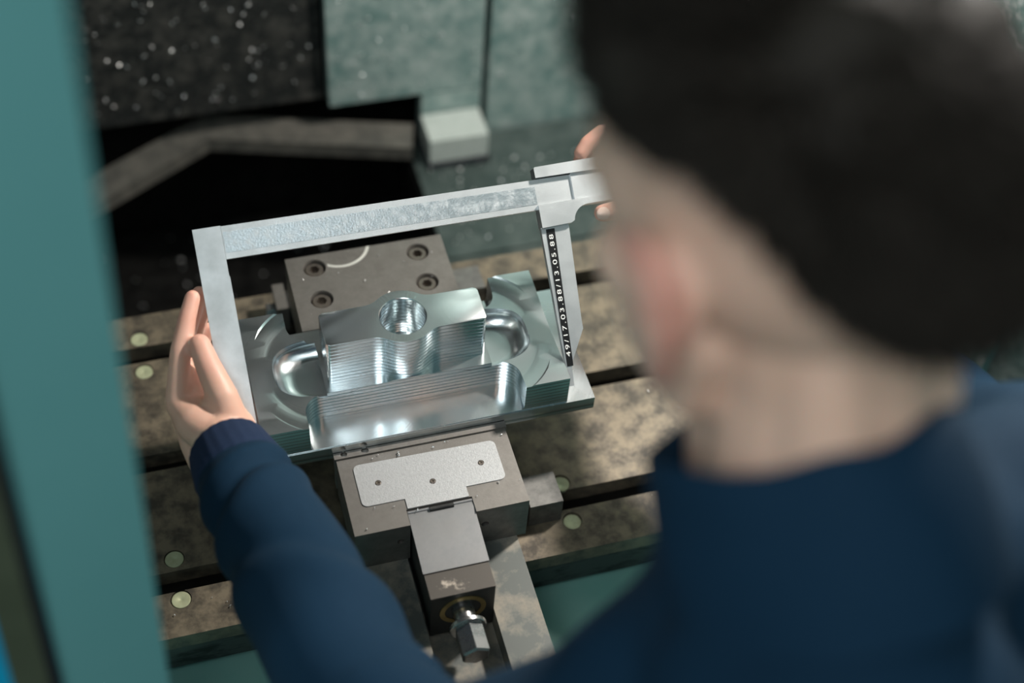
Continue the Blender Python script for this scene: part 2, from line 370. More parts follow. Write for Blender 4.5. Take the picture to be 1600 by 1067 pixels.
# ------------------------------------------------------------------ machine table with T-slots
tb = empty('machine_table', (0, 0.11, -0.14)); tag(tb, 'worn cast iron milling table with long slots and round plugs', 'table')
def tpart(name, dims, material, bevel=0.0008):
    return wpart(name, dims, material, tb, bevel)
rails = [(-0.085, -0.038), (-0.016, 0.101), (0.121, 0.241), (0.262, 0.306)]
plugs = [(-0.2405, 0.2735), (-0.2405, 0.2285), (-0.2390, -0.0026), (-0.2385, -0.0470), (0.1425, -0.0065), (0.1405, -0.0515)]
HR = 0.0098
for y0, y1 in rails:
    r_ = tpart('table_rail', (-0.62, 0.52, y0, y1, -0.020, 0.0), MAT['iron'], 0.0012)
    tools = []
    for px, py in plugs:
        if y0 < py < y1:
            b2 = bmesh.new(); lathe(b2, [(0, -0.004), (HR, -0.004), (HR, 0.01), (0, 0.01)], 28, c=(px, py, 0.0)); tools.append(b2)
    if tools: cut(r_, tools)
# stems under the rails leave the undercut of each slot
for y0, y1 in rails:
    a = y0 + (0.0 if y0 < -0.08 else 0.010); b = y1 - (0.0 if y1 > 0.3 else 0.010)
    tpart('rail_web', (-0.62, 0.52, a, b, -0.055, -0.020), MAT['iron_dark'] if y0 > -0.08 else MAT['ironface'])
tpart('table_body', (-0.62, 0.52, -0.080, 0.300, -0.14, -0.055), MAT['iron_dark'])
for i, (px, py) in enumerate(plugs):
    bm = bmesh.new(); top = -0.0006 if px < 0 else -0.0022
    lathe(bm, [(0, -0.0042), (0.0088, -0.0042), (0.0088, top-0.0004), (0.0084, top), (0.0012, top), (0.0, top-0.0008)], 28)
    p = finish(bm, 'plug', MAT['plug'], tb, smooth=35); p.location = (px, py-0.11, 0.14)
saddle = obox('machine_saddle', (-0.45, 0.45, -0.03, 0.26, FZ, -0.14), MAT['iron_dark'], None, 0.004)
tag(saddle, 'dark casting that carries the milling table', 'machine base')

# ------------------------------------------------------------------ machine vise
V = empty('machine_vise', (0, 0, 0)); tag(V, 'grey steel machine vise with screwed cover plate and hex spindle, bolted to the table', 'vise')
# base with central channel
bm = bmesh.new()
prism(bm, [(-0.0715, 0), (0.0715, 0), (0.0715, 0.049), (0.0305, 0.049), (0.0305, 0.022), (-0.0325, 0.022), (-0.0325, 0.049), (-0.0715, 0.049)], -0.262, 0.262, 'Y')
vb = finish(bm, 'vise_base', MAT['base'], V, smooth=30, bevel=0.0007)
obox('front_cross_member', (-0.0324, 0.0304, -0.262, -0.222, 0.0222, 0.040), MAT['nosetop'], V)
# movable jaw
bm = bmesh.new()
prism(bm, [(-0.08, 0), (-0.08, -0.083), (-0.030, -0.083), (-0.030, -0.0665), (0.0305, -0.0665), (0.0305, -0.083), (0.08, -0.083), (0.08, 0)], 0.0492, 0.105)
mj = finish(bm, 'movable_jaw', MAT['vise'], V, smooth=30, bevel=0.0009)
tools = []
for hx in (-0.0385, 0.0395):
    b2 = bmesh.new(); lathe(b2, [(0, -0.09), (0.0036, -0.09), (0.0036, -0.07), (0, -0.07)], 20, 'Y', c=(hx, 0, 0.0808)); tools.append(b2)
cut(mj, tools)
bm = bmesh.new()
poly = (arc(-0.0615, -0.0155, 0.0055, 90, 180, 6) + arc(-0.0615, -0.0500, 0.0055, 180, 270, 6) + [(-0.0285, -0.0555), (-0.0285, -0.0662), (0.0280, -0.0662), (0.0280, -0.0555)]
        + arc(0.0605, -0.0500, 0.0055, 270, 360, 6) + arc(0.0605, -0.0170, 0.0055, 0, 90, 6))
prism(bm, poly, 0.1046, 0.1060)
cp = finish(bm, 'cover_plate', MAT['cover'], V, smooth=30, bevel=0.0003, seg=1)
tools = []
for sx, sy in ((-0.0482, -0.0332), (0.0, -0.0430), (0.0477, -0.0336)):
    b2 = bmesh.new(); lathe(b2, [(0, 0.1054), (0.0030, 0.1054), (0.0030, 0.11), (0, 0.11)], 24, c=(sx, sy, 0)); tools.append(b2)
cut(cp, tools)
for sx, sy in ((-0.0482, -0.0332), (0.0, -0.0430), (0.0477, -0.0336)):
    bm = bmesh.new()
    lathe(bm, [(0, 0.0), (0.0027, 0.0), (0.0027, 0.0006), (0.0022, 0.0009), (0.0012, 0.0009), (0.0011, 0.0002), (0, 0.0002)], 18)
    s_ = finish(bm, 'screw', MAT['bolt'], cp, smooth=30); s_.location = (sx, sy, 0.1054)
# jaw plate with two notches in its left end
jp = obox('jaw_plate', (-0.0815, 0.0812, -0.0005, 0.0064, 0.060, 0.1072), MAT['vise'], V, 0.0006)
tools = []
for nx, r in ((-0.072, 0.0030), (-0.0525, 0.0034)):
    b2 = bmesh.new(); lathe(b2, [(0, 0.1045), (r, 0.1045), (r, 0.12), (0, 0.12)], 20, c=(nx, 0.0035, 0)); tools.append(b2)
cut(jp, tools)
# spindle nose and its hinged sheet cover
nose = obox('spindle_housing', (-0.0285, 0.0293, -0.1542, -0.0670, 0.0300, 0.0930), MAT['black'], V, 0.0008)
obox('housing_top', (-0.0287, 0.0295, -0.1540, -0.1265, 0.0930, 0.0946), MAT['nosetop'], V, 0.0005)
bm = bmesh.new()
prism(bm, [(-0.0672, 0.1030), (-0.0672, 0.1010), (-0.1275, 0.0945), (-0.1290, 0.0960), (-0.0760, 0.1040)], -0.0295, 0.0302, 'X')
hc = finish(bm, 'hinge_cover', MAT['hinge'], V, smooth=30, bevel=0.0004, seg=1)
bm = bmesh.new(); lathe(bm, [(0, -0.0095), (0.0024, -0.0095), (0.0024, 0.0125), (0, 0.0125)], 16, 'X', c=(0, -0.0705, 0.1042))
finish(bm, 'knuckle', MAT['black'], hc, smooth=40)
bm = bmesh.new(); lathe(bm, [(0, -0.0295), (0.0017, -0.0295), (0.0017, 0.03), (0, 0.03)], 12, 'X', c=(0, -0.0690, 0.1030))
finish(bm, 'hinge_pin', MAT['hinge'], hc, smooth=40)
# spindle
SX, SZ = 0.0005, 0.0665
bm = bmesh.new(); lathe(bm, [(0.0165, -0.1543), (0.0210, -0.1543), (0.0210, -0.1552), (0.0165, -0.1552), (0.0165, -0.1543)], 40, 'Y', c=(SX, 0, SZ)); finish(bm, 'bushing', MAT['brass'], V, smooth=35)
bm = bmesh.new(); lathe(bm, [(0, -0.150), (0.0098, -0.150), (0.0098, -0.170), (0.0158, -0.170), (0.0165, -0.1708), (0.0165, -0.1738), (0.0158, -0.1746), (0, -0.1776)], 36, 'Y', c=(SX, 0, SZ))
spd = finish(bm, 'spindle', MAT['chrome'], V, smooth=35)
bm = bmesh.new(); lathe(bm, [(0, -0.174), (0.0135, -0.174), (0.0135, -0.2000), (0.0118, -0.2018), (0, -0.2018)], 6, 'Y', c=(SX, 0, SZ), a0=radians(30))
finish(bm, 'hex_end', MAT['chrome'], spd, smooth=20, bevel=0.0003, seg=1)
# fixed jaw with four socket bolts
fj = obox('fixed_jaw', (-0.0825, 0.0795, 0.1515, 0.2490, 0.0492, 0.1120), MAT['vise_arc'], V, 0.0008)
BP = ((-0.0555, 0.2312), (-0.0562, 0.1885), (0.0510, 0.2300), (0.0510, 0.1880))
tools = []
for bx, by in BP:
    b2 = bmesh.new(); lathe(b2, [(0, 0.100), (0.0112, 0.100), (0.0112, 0.1113), (0.0120, 0.1125), (0.0120, 0.12), (0, 0.12)], 32, c=(bx, by, 0)); tools.append(b2)
cut(fj, tools)
obox('jaw_plate', (-0.0815, 0.0800, 0.1476, 0.1512, 0.060, 0.1105), MAT['vise'], V, 0.0006)
bm = bmesh.new(); lathe(bm, [(0, 0), (0.0092, 0), (0.0092, 0.0085), (0.0084, 0.0095), (0, 0.0095)], 30)
b0 = finish(bm, 'socket_bolt', MAT['bolt'], V, smooth=35)
b2 = bmesh.new(); lathe(b2, [(0, 0.003), (0.0048, 0.003), (0.0054, 0.012), (0, 0.012)], 6)
cut(b0, [b2]); b0.location = (BP[0][0], BP[0][1], 0.1)
for bx, by in BP[1:]:
    c = b0.copy(); COL.objects.link(c); c.location = (bx, by, 0.1)

# clamp blocks that hold the vise down
def clamp(label, x0, x1, y0, y1, z1, material, bolt=None):
    cx, cy = (x0+x1)/2, (y0+y1)/2
    e = empty('clamp_block', (cx, cy, 0)); tag(e, label, 'clamp', 'clamps holding the vise')
    bm = bmesh.new(); box(bm, x0-cx, x1-cx, y0-cy, y1-cy, 0.0004, z1); o = finish(bm, 'block', material, e, smooth=35, bevel=0.0018, seg=3)
    # toe reaching into the vise base
    s = -1 if cx > 0 else 1
    bm = bmesh.new(); xi = (x0 if cx > 0 else x1)-cx; xo = (0.0717 if cx > 0 else -0.0717)-cx
    box(bm, min(xi, xo), max(xi, xo), (y0-cy)*0.8, (y1-cy)*0.8, 0.006, z1*0.72); finish(bm, 'toe', MAT['black'], e, smooth=35, bevel=0.001)
    if bolt:
        bm = bmesh.new(); lathe(bm, [(0, 0), (0.0085, 0), (0.0085, 0.009), (0.0075, 0.0105), (0, 0.0105)], 6, 'X', c=(0, 0, 0))
        q = finish(bm, 'bolt_head', MAT['chrome'], e, smooth=20, bevel=0.0004, seg=1); q.location = (x0-cx-0.0105, bolt[0]-cy, bolt[1])
    return e
clamp('dark steel clamp block in front, right beside the movable vise jaw', 0.0965, 0.1295, -0.0475, -0.0125, 0.0335, MAT['vise_dark'])
clamp('brownish steel clamp block behind, right beside the fixed vise jaw', 0.0950, 0.1260, 0.2290, 0.2610, 0.0400, MAT['vise_dark'])
clamp('narrow steel clamp with bright hex bolt, left behind the fixed vise jaw', -0.0950, -0.0830, 0.2500, 0.2860, 0.0360, MAT['vise'], (0.262, 0.022))

# ------------------------------------------------------------------ workpiece
WP = empty('workpiece', (0, 0, 0)); tag(WP, 'shiny milled aluminium workpiece with pierced centre boss, held in the vise', 'workpiece')
obox('clamping_foot', (-0.076, 0.076, 0.0068, 0.1472, 0.0496, 0.1000), MAT['alu_plate'], WP, 0.0006)
bm = bmesh.new(); prism(bm, [(-0.170, 0.0068), (0.170, 0.0068), (0.170, 0.1472), (-0.170, 0.1472)], 0.1000, 0.1160)
bplate = finish(bm, 'base_plate', MAT['alu_plate'], WP, smooth=30, bevel=0.0006)
body = obox('milled_body', (-0.1425, 0.1425, 0.0078, 0.1460, 0.1155, 0.1520), MAT['alu'], WP, 0.0004, 1)
def pocket(ysign):
    # round-cornered pocket open to the edge; its floor corner is filleted
    X, R = 0.1005, 0.019
    yi = 0.0445 if ysign < 0 else 0.1095
    yo = -0.03 if ysign < 0 else 0.19
    s = 1 if ysign < 0 else -1
    pts = [(-X, yo), (X, yo)] + [(X-R+R*cos(a), yi-s*R+s*R*sin(a)) for a in [i*pi/2/10 for i in range(11)]] + [(-X+R-R*cos(a), yi-s*R+s*R*sin(a)) for a in [pi/2-i*pi/2/10 for i in range(11)]]
    b = bmesh.new(); prism(b, pts, 0.1172, 0.20)
    ed = [e for e in b.edges if all(abs(v.co.z-0.1172) < 1e-6 for v in e.verts)]
    bmesh.ops.bevel(b, geom=ed, offset=0.006, segments=5, profile=0.5, affect='EDGES')
    return b
def dish(sx, rings):
    b = bmesh.new()
    if rings:      # shallow steps around the end
        lathe(b, [(0, 0.1486), (0.0570, 0.1488), (0.0600, 0.1490), (0.0628, 0.1500), (0.0735, 0.1507), (0.0765, 0.1530), (0.0765, 0.2), (0, 0.2)], 72)
        for v in b.verts: v.co = Vector((v.co.x*0.98+0.07, v.co.y*1.08+0.077, v.co.z))
    else:          # the deep recess: a rounded square bowl
        bowl = [(0, 0.1320), (0.030, 0.1320)] + [(0.030+0.021*sin(t), 0.1320 + 0.0180*(1-cos(t))) for t in [pi/2*i/10 for i in range(1, 11)]]
        lathe(b, bowl + [(0.0515, 0.2), (0, 0.2)], 80)
        for v in b.verts:
            h = hypot(v.co.x, v.co.y)
            k = 1.0 if h < 1e-6 else 1/((abs(v.co.x)/h)**3 + (abs(v.co.y)/h)**3)**(1/3)
            v.co = Vector((v.co.x*k+0.070, v.co.y*k*0.66+0.077, v.co.z))
    if sx < 0:
        for v in b.verts: v.co.x = -v.co.x
    return b
def valley():
    b = bmesh.new(); h, R = 0.053, 0.40
    zc = 0.152 + sqrt(R*R-h*h)
    pts = [(0.077+R*sin(a), zc-R*cos(a)) for a in [math.asin(h/R)*(-1+2*i/24) for i in range(25)]] + [(0.077+h, 0.2), (0.077-h, 0.2)]
    prism(b, pts, -0.2, 0.2, 'X'); return b
cut(body, [valley(), dish(1, True), dish(-1, True), dish(1, False), dish(-1, False), pocket(-1), pocket(1)], smooth=22)
obox('web', (-0.0775, 0.0775, 0.0447, 0.1093, 0.1165, 0.1485), MAT['alu'], WP, 0.0006)
# boss: bar with a round hub in the middle, blended by fillets
def boss_outline():
    hw, yb, R, f, k = 0.0742, 0.0193, 0.0305, 0.022, 0.004      # half length, half depth, hub radius, fillet, corner
    cy_ = yb + f; cx_ = sqrt((R+f)**2 - cy_**2)                  # fillet centre
    a1 = math.degrees(atan2(cy_, cx_))                           # hub/fillet tangent direction
    q = []
    q += arc(hw-k, yb-k, k, 0, 90, 5)
    q += [(cx_+f*cos(radians(t)), cy_+f*sin(radians(t))) for t in [270-(90-a1)*0 - (270-(180+a1))*i/8 for i in range(9)]]
    q += arc(0, 0, R, a1, 180-a1, 20)[1:-1]
    left = [(-x, y) for x, y in (arc(hw-k, yb-k, k, 0, 90, 5) + [(cx_+f*cos(radians(t)), cy_+f*sin(radians(t))) for t in [270 - (270-(180+a1))*i/8 for i in range(9)]])][::-1]
    top = q + left
    return top + [(-x, -y) for x, y in top]
bm = bmesh.new(); prism(bm, [(x, y+0.0765) for x, y in boss_outline()], 0.1285, 0.2)
ed = [e for e in bm.edges if all(abs(v.co.z-0.2) < 1e-6 for v in e.verts)]
bmesh.ops.bevel(bm, geom=ed, offset=0.0009, segments=2, profile=0.5, affect='EDGES')
boss = finish(bm, 'centre_boss', MAT['alu'], WP, smooth=30)
b2 = bmesh.new(); lathe(b2, [(0, 0.1300), (0.0162, 0.1300), (0.0162, 0.1590), (0.0206, 0.1590), (0.0212, 0.1597), (0.0212, 0.1992), (0.0222, 0.2002), (0.0222, 0.21), (0, 0.21)], 64, c=(0, 0.0765, 0))
cut(boss, [b2], smooth=30)

# ------------------------------------------------------------------ caliper, built in its own frame: x along the beam, y up the jaws, z out of the face
OC = Vector((0, 0.140, 0.240)); DB = Vector((0, 0.79005, 0.61304)); DN = Vector((0, -0.61304, 0.79005))
K = empty('vernier_caliper'); tag(K, 'large satin steel vernier caliper held across the milled workpiece', 'caliper')
km = Matrix(((1, 0, 0), (0, DB.y, DN.y), (0, DB.z, DN.z))).to_4x4(); km.translation = OC; K.matrix_world = km
bm = bmesh.new(); prism(bm, [(-0.1700, 0.0322), (-0.1700, -0.150), (-0.160, -0.166), (-0.1446, -0.166), (-0.1446, -0.0135), (-0.1452, -0.0132), (-0.1452, 0.0322)], -0.0070, 0.0006)
finish(bm, 'fixed_jaw', MAT['caliper'], K, smooth=30, bevel=0.0004, seg=1)
bm = bmesh.new(); prism(bm, [(-0.1450, 0.0020), (0.2300, 0.0005), (0.2300, 0.0285), (-0.1450, 0.0316)], -0.0065, 0.0)
beam = finish(bm, 'beam', MAT['caliper'], K, smooth=30, bevel=0.0005, seg=1)
bm = bmesh.new(); prism(bm, [(-0.1440, 0.0075), (0.1445, 0.0062), (0.1445, 0.0230), (-0.1440, 0.0262)], -0.0004, 0.0003)
finish(bm, 'scale_face', MAT['scale'], beam, smooth=30)
# slider: two ridges over the beam, a back plate, and a lower cheek that curves into the grip
sl = empty('slider'); sl.parent = K
bm = bmesh.new(); prism(bm, [(0.1455, 0.0302), (0.2235, 0.0297), (0.2235, 0.0405), (0.2215, 0.0412), (0.1465, 0.0402), (0.1455, 0.0392)], -0.010, 0.0052)
finish(bm, 'upper_ridge', MAT['caliper'], sl, smooth=30, bevel=0.0008)
bm = bmesh.new(); prism(bm, [(0.1438, 0.0048), (0.1438, -0.0168), (0.1722, -0.0160)] + arc(0.1912, -0.0165, 0.0157, 172, 92, 8) + [(0.2180, -0.0006), (0.2192, 0.0040), (0.2180, 0.0052)], -0.010, 0.0050)
finish(bm, 'lower_cheek', MAT['caliper'], sl, smooth=30, bevel=0.0014)
bm = bmesh.new(); prism(bm, [(0.1460, -0.0010), (0.2230, -0.0010), (0.2230, 0.0400), (0.1460, 0.0390)], -0.0105, -0.0068)
finish(bm, 'back_plate', MAT['caliper'], sl, smooth=30, bevel=0.0005)
bm = bmesh.new(); prism(bm, [(0.1800, 0.0050), (0.2200, 0.0050), (0.2215, 0.0070), (0.2215, 0.0290), (0.2195, 0.0300), (0.1800, 0.0300)], 0.0, 0.0022)
finish(bm, 'vernier_plate', MAT['caliper'], sl, smooth=30, bevel=0.0008)
bm = bmesh.new(); prism(bm, [(0.1434, -0.0160), (0.1434, -0.1660), (0.1480, -0.1660), (0.1492, -0.1460), (0.1662, -0.1150), (0.1664, -0.1040), (0.1706, -0.0160)], -0.0070, 0.0)
mjaw = finish(bm, 'movable_jaw', MAT['caliper'], sl, smooth=30, bevel=0.0004, seg=1)
bm = bmesh.new(); prism(bm, [(0.1478, -0.0182), (0.1445, -0.1475), (0.1505, -0.1475), (0.1562, -0.0182)], -0.0002, 0.0005)
finish(bm, 'label_strip', MAT['blackstrip'], mjaw, smooth=30)
# engraved lettering, read up the jaw
fc = bpy.data.curves.new('t', 'FONT'); fc.body = '49/17.03.88/13.05.88'; fc.size = 0.0078; fc.extrude = 0.0001; fc.space_character = 1.30; fc.align_y = 'CENTER'
fo = bpy.data.objects.new('t', fc); COL.objects.link(fo)
dg = bpy.context.evaluated_depsgraph_get(); dg.update()
tm = bpy.data.meshes.new_from_object(fo.evaluated_get(dg)); bpy.data.objects.remove(fo)
xs = [v.co.x for v in tm.vertices]; x0, x1 = min(xs), max(xs)
for v in tm.vertices:
    t = (v.co.x-x0)/(x1-x0); yy = -0.1385 + t*0.1150
    cx_ = 0.14755 + (yy+0.1475)/0.1293*0.0045
    v.co = Vector((cx_ - v.co.y*0.74, yy, 0.0006 + v.co.z))
lt = link('lettering', tm, MAT['white_ink'], mjaw)

# ------------------------------------------------------------------ machine door at the left
D0 = Vector((-0.211, -0.263, 0.832)); D1 = Vector((-0.239, -0.303, 0.339))
de = (D1-D0).normalized()
DO = empty('machine_door', D1 + de*1.2); tag(DO, 'teal painted sliding machine door with black gasket, beside the worker\'s left arm', 'door')
dn = (CAM - (D0+D1)/2); dn -= de*dn.dot(de); dn.normalize()        # face normal looking out of the machine
dn = (dn + Vector((0.35, -0.25, 0))).normalized(); dn -= de*dn.dot(de); dn.normalize()
dw = de.cross(dn).normalized()
if dw.x > 0: dw = -dw                                              # leftwards over the door
dmx = Matrix((dw, de, dn)).transposed().to_4x4(); dmx.translation = D0
def dpart(name, a0, a1, c0, c1, material, parent=DO, bevel=0.004, skew=0.0):
    bm = bmesh.new(); l0, l1 = -0.9, 1.25
    for_ = [(a0, c0), (a1, c0), (a1, c1), (a0, c1)]
    lo = [bm.verts.new((a+skew*l0, l0, c)) for a, c in for_]; hi = [bm.verts.new((a+skew*l1, l1, c)) for a, c in for_]
    bm.faces.new(lo); bm.faces.new(hi[::-1])
    for i in range(4): bm.faces.new((lo[i], hi[i], hi[(i+1) % 4], lo[(i+1) % 4]))
    bm.transform(dmx); bm.transform(Matrix.Translation(-DO.location))
    return finish(bm, name, material, parent, smooth=40, bevel=bevel, seg=3)
dpart('door_panel', 0.0, 0.0625, -0.03, 0.0, MAT['teal'], bevel=0.006)
dpart('gasket', 0.0625, 0.0685, -0.03, 0.002, MAT['rubber'], bevel=0.001)
dpart('inner_frame', 0.0685, 0.088, -0.03, -0.004, MAT['olive'], bevel=0.002)
dpart('window_film', 0.088, 0.30, -0.02, -0.010, MAT['screen'], bevel=0.001)

# ------------------------------------------------------------------ the worker
def capsule(bm, p, q, r0, r1, seg=18, rings=5):
    p, q = Vector(p), Vector(q); d = q-p; L = d.length
    if L < 1e-6: d = Vector((0, 0, 1)); L = 0.0
    z = d.normalized(); x = z.orthogonal().normalized(); y = z.cross(x)
    prof = []
    for i in range(rings+1):
        a = -pi/2 + (pi/2)*i/rings; prof.append((r0*cos(a), r0*sin(a)))
    for i in range(rings+1):
        a = (pi/2)*i/rings; prof.append((r1*cos(a), L + r1*sin(a)))
    R = []
    for r, h in prof:
        if r < 1e-6: R.append([bm.verts.new(p+z*h)])
        else: R.append([bm.verts.new(p + z*h + (x*cos(2*pi*i/seg)+y*sin(2*pi*i/seg))*r) for i in range(seg)])
    for A, B in zip(R, R[1:]):
        for i in range(seg):
            j = (i+1) % seg
            if len(A) == 1: bm.faces.new((A[0], B[j], B[i]))
            elif len(B) == 1: bm.faces.new((A[i], A[j], B[0]))
            else: bm.faces.new((A[i], A[j], B[j], B[i]))
def chain(bm, pts):
    for (p, r), (q, t) in zip(pts, pts[1:]): capsule(bm, p, q, r, t)
def ellipsoid(bm, c, rad, rot=None, sub=3):
    M = Matrix.Translation(Vector(c)) @ (rot.to_4x4() if rot else Matrix.Identity(4)) @ Matrix.Diagonal((*rad, 1))
    bmesh.ops.create_icosphere(bm, subdivisions=sub, radius=1.0, matrix=M)
def remeshed(bm, name, material, parent, voxel, smooth_it=4, fac=0.5):
    bmesh.ops.recalc_face_normals(bm, faces=bm.faces[:])
    me = bpy.data.meshes.new(name); bm.to_mesh(me); bm.free()
    o = link(name, me, material, parent)
    r = o.modifiers.new('r', 'REMESH'); r.mode = 'VOXEL'; r.voxel_size = voxel; r.use_smooth_shade = True
    s = o.modifiers.new('s', 'SMOOTH'); s.factor = fac; s.iterations = smooth_it
    baked(o)
    for p in o.data.polygons: p.use_smooth = True
    return o

PERSON = empty('person', (0.12, -0.55, FZ)); PL = PERSON.location.copy()
tag(PERSON, 'person in a navy sweatshirt bending over the table and holding the caliper', 'person')

# head frame: left, forward, up
HC = Vector((0.0735, -0.357, 0.738))
az, pit_ = radians(-20), radians(21)
hf = Vector((sin(az)*cos(pit_), cos(az)*cos(pit_), -sin(pit_)))
hl = Vector((-cos(az), sin(az), 0))
hl = (hl + Vector((0, 0, 0.05))).normalized(); hl = (hl - hf*hl.dot(hf)).normalized()
hu = hf.cross(-hl).normalized()
if hu.z < 0: hu = -hu
HR3 = Matrix((hl, hf, hu)).transposed()
def H(x, y, z): return HC + HR3 @ Vector((x, y, z))
def HLp(p): return HR3.transposed() @ (p - HC)

body_bm = bmesh.new()
# skull, face, jaw
def he(c, r, tilt=0.0, sub=4): ellipsoid(body_bm, H(*c), r, HR3 @ Matrix.Rotation(tilt, 3, 'X'), sub)
he((0, -0.012, 0.030), (0.0740, 0.0930, 0.0830))
he((0, 0.020, 0.030), (0.0690, 0.0760, 0.0760))
he((0, 0.028, -0.040), (0.0620, 0.0620, 0.0680))
he((0, 0.048, -0.078), (0.0420, 0.0420, 0.0300))
he((0, 0.066, -0.092), (0.0210, 0.0200, 0.0160))
for sx in (-1, 1):
    chain(body_bm, [(H(sx*0.057, -0.002, -0.035), 0.014), (H(sx*0.052, 0.010, -0.068), 0.013), (H(sx*0.022, 0.066, -0.094), 0.012)])   # jaw line
    he((sx*0.038, 0.050, -0.020), (0.024, 0.030, 0.026), sub=3)                     # cheek
    chain(body_bm, [(H(sx*0.012, 0.086, 0.022), 0.011), (H(sx*0.040, 0.076, 0.022), 0.011)])    # brow
    # ear: helix, antihelix, lobe, bowl
    e = lambda a, b, c=0.0: H(sx*(0.0785+c*1.25), a*1.1-0.004, b*1.15-0.006)
    hel = [(e(0.008, -0.002, -0.006), 0.0042), (e(0.012, 0.014, 0.000), 0.0045), (e(0.006, 0.028, 0.006), 0.0048), (e(-0.010, 0.032, 0.010), 0.0050), (e(-0.022, 0.022, 0.014), 0.0050), (e(-0.024, 0.004, 0.014), 0.0048), (e(-0.016, -0.014, 0.010), 0.0050), (e(-0.006, -0.026, 0.003), 0.0062)]
    chain(body_bm, hel)
    chain(body_bm, [(e(-0.004, 0.022, 0.003), 0.004), (e(-0.013, 0.010, 0.006), 0.0045), (e(-0.008, -0.010, 0.004), 0.0045)])
    ellipsoid(body_bm, e(-0.006, 0.004, -0.003), (0.007, 0.017, 0.026), HR3, 3)
    chain(body_bm, [(e(0.008, -0.008, -0.002), 0.005), (e(0.009, -0.001, -0.002), 0.0045)])
# nose, lips
chain(body_bm, [(H(0, 0.092, 0.012), 0.008), (H(0, 0.104, -0.018), 0.009), (H(0, 0.106, -0.030), 0.0105)])
for sx in (-1, 1): chain(body_bm, [(H(sx*0.010, 0.096, -0.032), 0.0075), (H(sx*0.004, 0.098, -0.034), 0.007)])
chain(body_bm, [(H(-0.018, 0.082, -0.058), 0.005), (H(0, 0.090, -0.056), 0.0065), (H(0.018, 0.082, -0.058), 0.005)])
chain(body_bm, [(H(-0.016, 0.080, -0.066), 0.005), (H(0, 0.088, -0.067), 0.0068), (H(0.016, 0.080, -0.066), 0.005)])
# neck and trunk
NB = Vector((0.084, -0.428, 0.610))
chain(body_bm, [(H(0, -0.022, -0.020), 0.054), (H(0, -0.026, -0.060), 0.050), (NB, 0.053), (NB+Vector((0.01, -0.03, -0.08)), 0.060)])
chain(body_bm, [(H(0.0, 0.02, -0.080), 0.036), (NB+Vector((-0.005, 0.040, -0.02)), 0.038)])
for sx in (-1, 1): chain(body_bm, [(H(sx*0.024, -0.050, -0.030), 0.021), (H(sx*0.026, -0.050, -0.075), 0.023), (NB+Vector((-sx*0.030, -0.02, -0.03)), 0.026)])
LS = Vector((-0.004, -0.438, 0.424)); RS = Vector((0.285, -0.400, 0.500)); LM = Vector((-0.080, -0.385, 0.300))
CH = Vector((0.140, -0.430, 0.430)); BE = Vector((0.130, -0.490, 0.180)); PV = Vector((0.120, -0.540, -0.020))
chain(body_bm, [(LS, 0.034), (NB+Vector((0.0, -0.025, -0.10)), 0.046), (RS, 0.036)])
chain(body_bm, [(CH+Vector((0.01, -0.03, -0.03)), 0.085), (BE, 0.090), (PV, 0.100)])
# arms
LE = Vector((-0.120, -0.292, 0.255)); LW = Vector((-0.1765, -0.002, 0.1705))
RE = Vector((0.405, -0.210, 0.260)); RW = Vector((0.292, 0.050, 0.2560))
chain(body_bm, [(LS, 0.034), (LM, 0.036), (LE, 0.034), (LE.lerp(LW, 0.3), 0.036), (LE.lerp(LW, 0.75), 0.027), (LW, 0.0245)])
chain(body_bm, [(RS, 0.042), ((RS+RE)/2, 0.040), (RE, 0.034), (RE.lerp(RW, 0.3), 0.036), (RE.lerp(RW, 0.75), 0.027), (RW, 0.0245)])

def Kp(a, b, c): return OC + Vector((a, 0, 0)) + DB*b + DN*c       # a point given in the caliper's frame
# left hand: palm against the outer edge of the fixed jaw, seen along the thumb side
def cap(*pts): chain(body_bm, [(Kp(*p[:3]), p[3]) for p in pts])
# index, middle, ring, little: knuckle, middle joint, end joint, tip
LH = dict(
 index=[(-0.2085, -0.1150, 0.012, .0108), (-0.1985, -0.0720, 0.010, .0092), (-0.1880, -0.0450, 0.006, .0080), (-0.1800, -0.0270, 0.002, .0072)],
 middle=[(-0.2040, -0.1080, -0.010, .0105), (-0.1930, -0.0620, -0.012, .0090), (-0.1820, -0.0390, -0.0125, .0080), (-0.1735, -0.0230, -0.0135, .0070)],
 ring=[(-0.2010, -0.1100, -0.031, .0098), (-0.1900, -0.0670, -0.032, .0085), (-0.1780, -0.0470, -0.028, .0076), (-0.1690, -0.0330, -0.022, .0066)],
 little=[(-0.1970, -0.1160, -0.050, .0090), (-0.1880, -0.0820, -0.050, .0076), (-0.1780, -0.0660, -0.044, .0068), (-0.1700, -0.0540, -0.038, .0060)],
 thumb=[(-0.1660, -0.1520, 0.026, .0180), (-0.1700, -0.1180, 0.032, .0138), (-0.1775, -0.0890, 0.026, .0114), (-0.1812, -0.0695, 0.020, .0098)])
for k_, v_ in LH.items(): cap(*v_)
LWk = (LW - OC); lwa, lwb, lwc = LWk.x, LWk.dot(DB), LWk.dot(DN)
WRp = (lwa, lwb, lwc, 0.0245)
for k_, r0 in (('index', .019), ('middle', .020), ('ring', .019), ('little', .017)):
    p = LH[k_][0]; mid = tuple((p[i]*0.5+WRp[i]*0.5 + (-0.003 if i == 0 else 0)) for i in range(3))
    cap((*WRp[:3], 0.021), (*mid, r0), (p[0]+0.002, p[1]-0.004, p[2], 0.0125))
for a_, b_ in (('index', 'middle'), ('middle', 'ring'), ('ring', 'little')):
    p, q = LH[a_][0], LH[b_][0]; cap((p[0]+0.001, p[1]-0.004, p[2], .0118), (q[0]+0.001, q[1]-0.004, q[2], .0112))
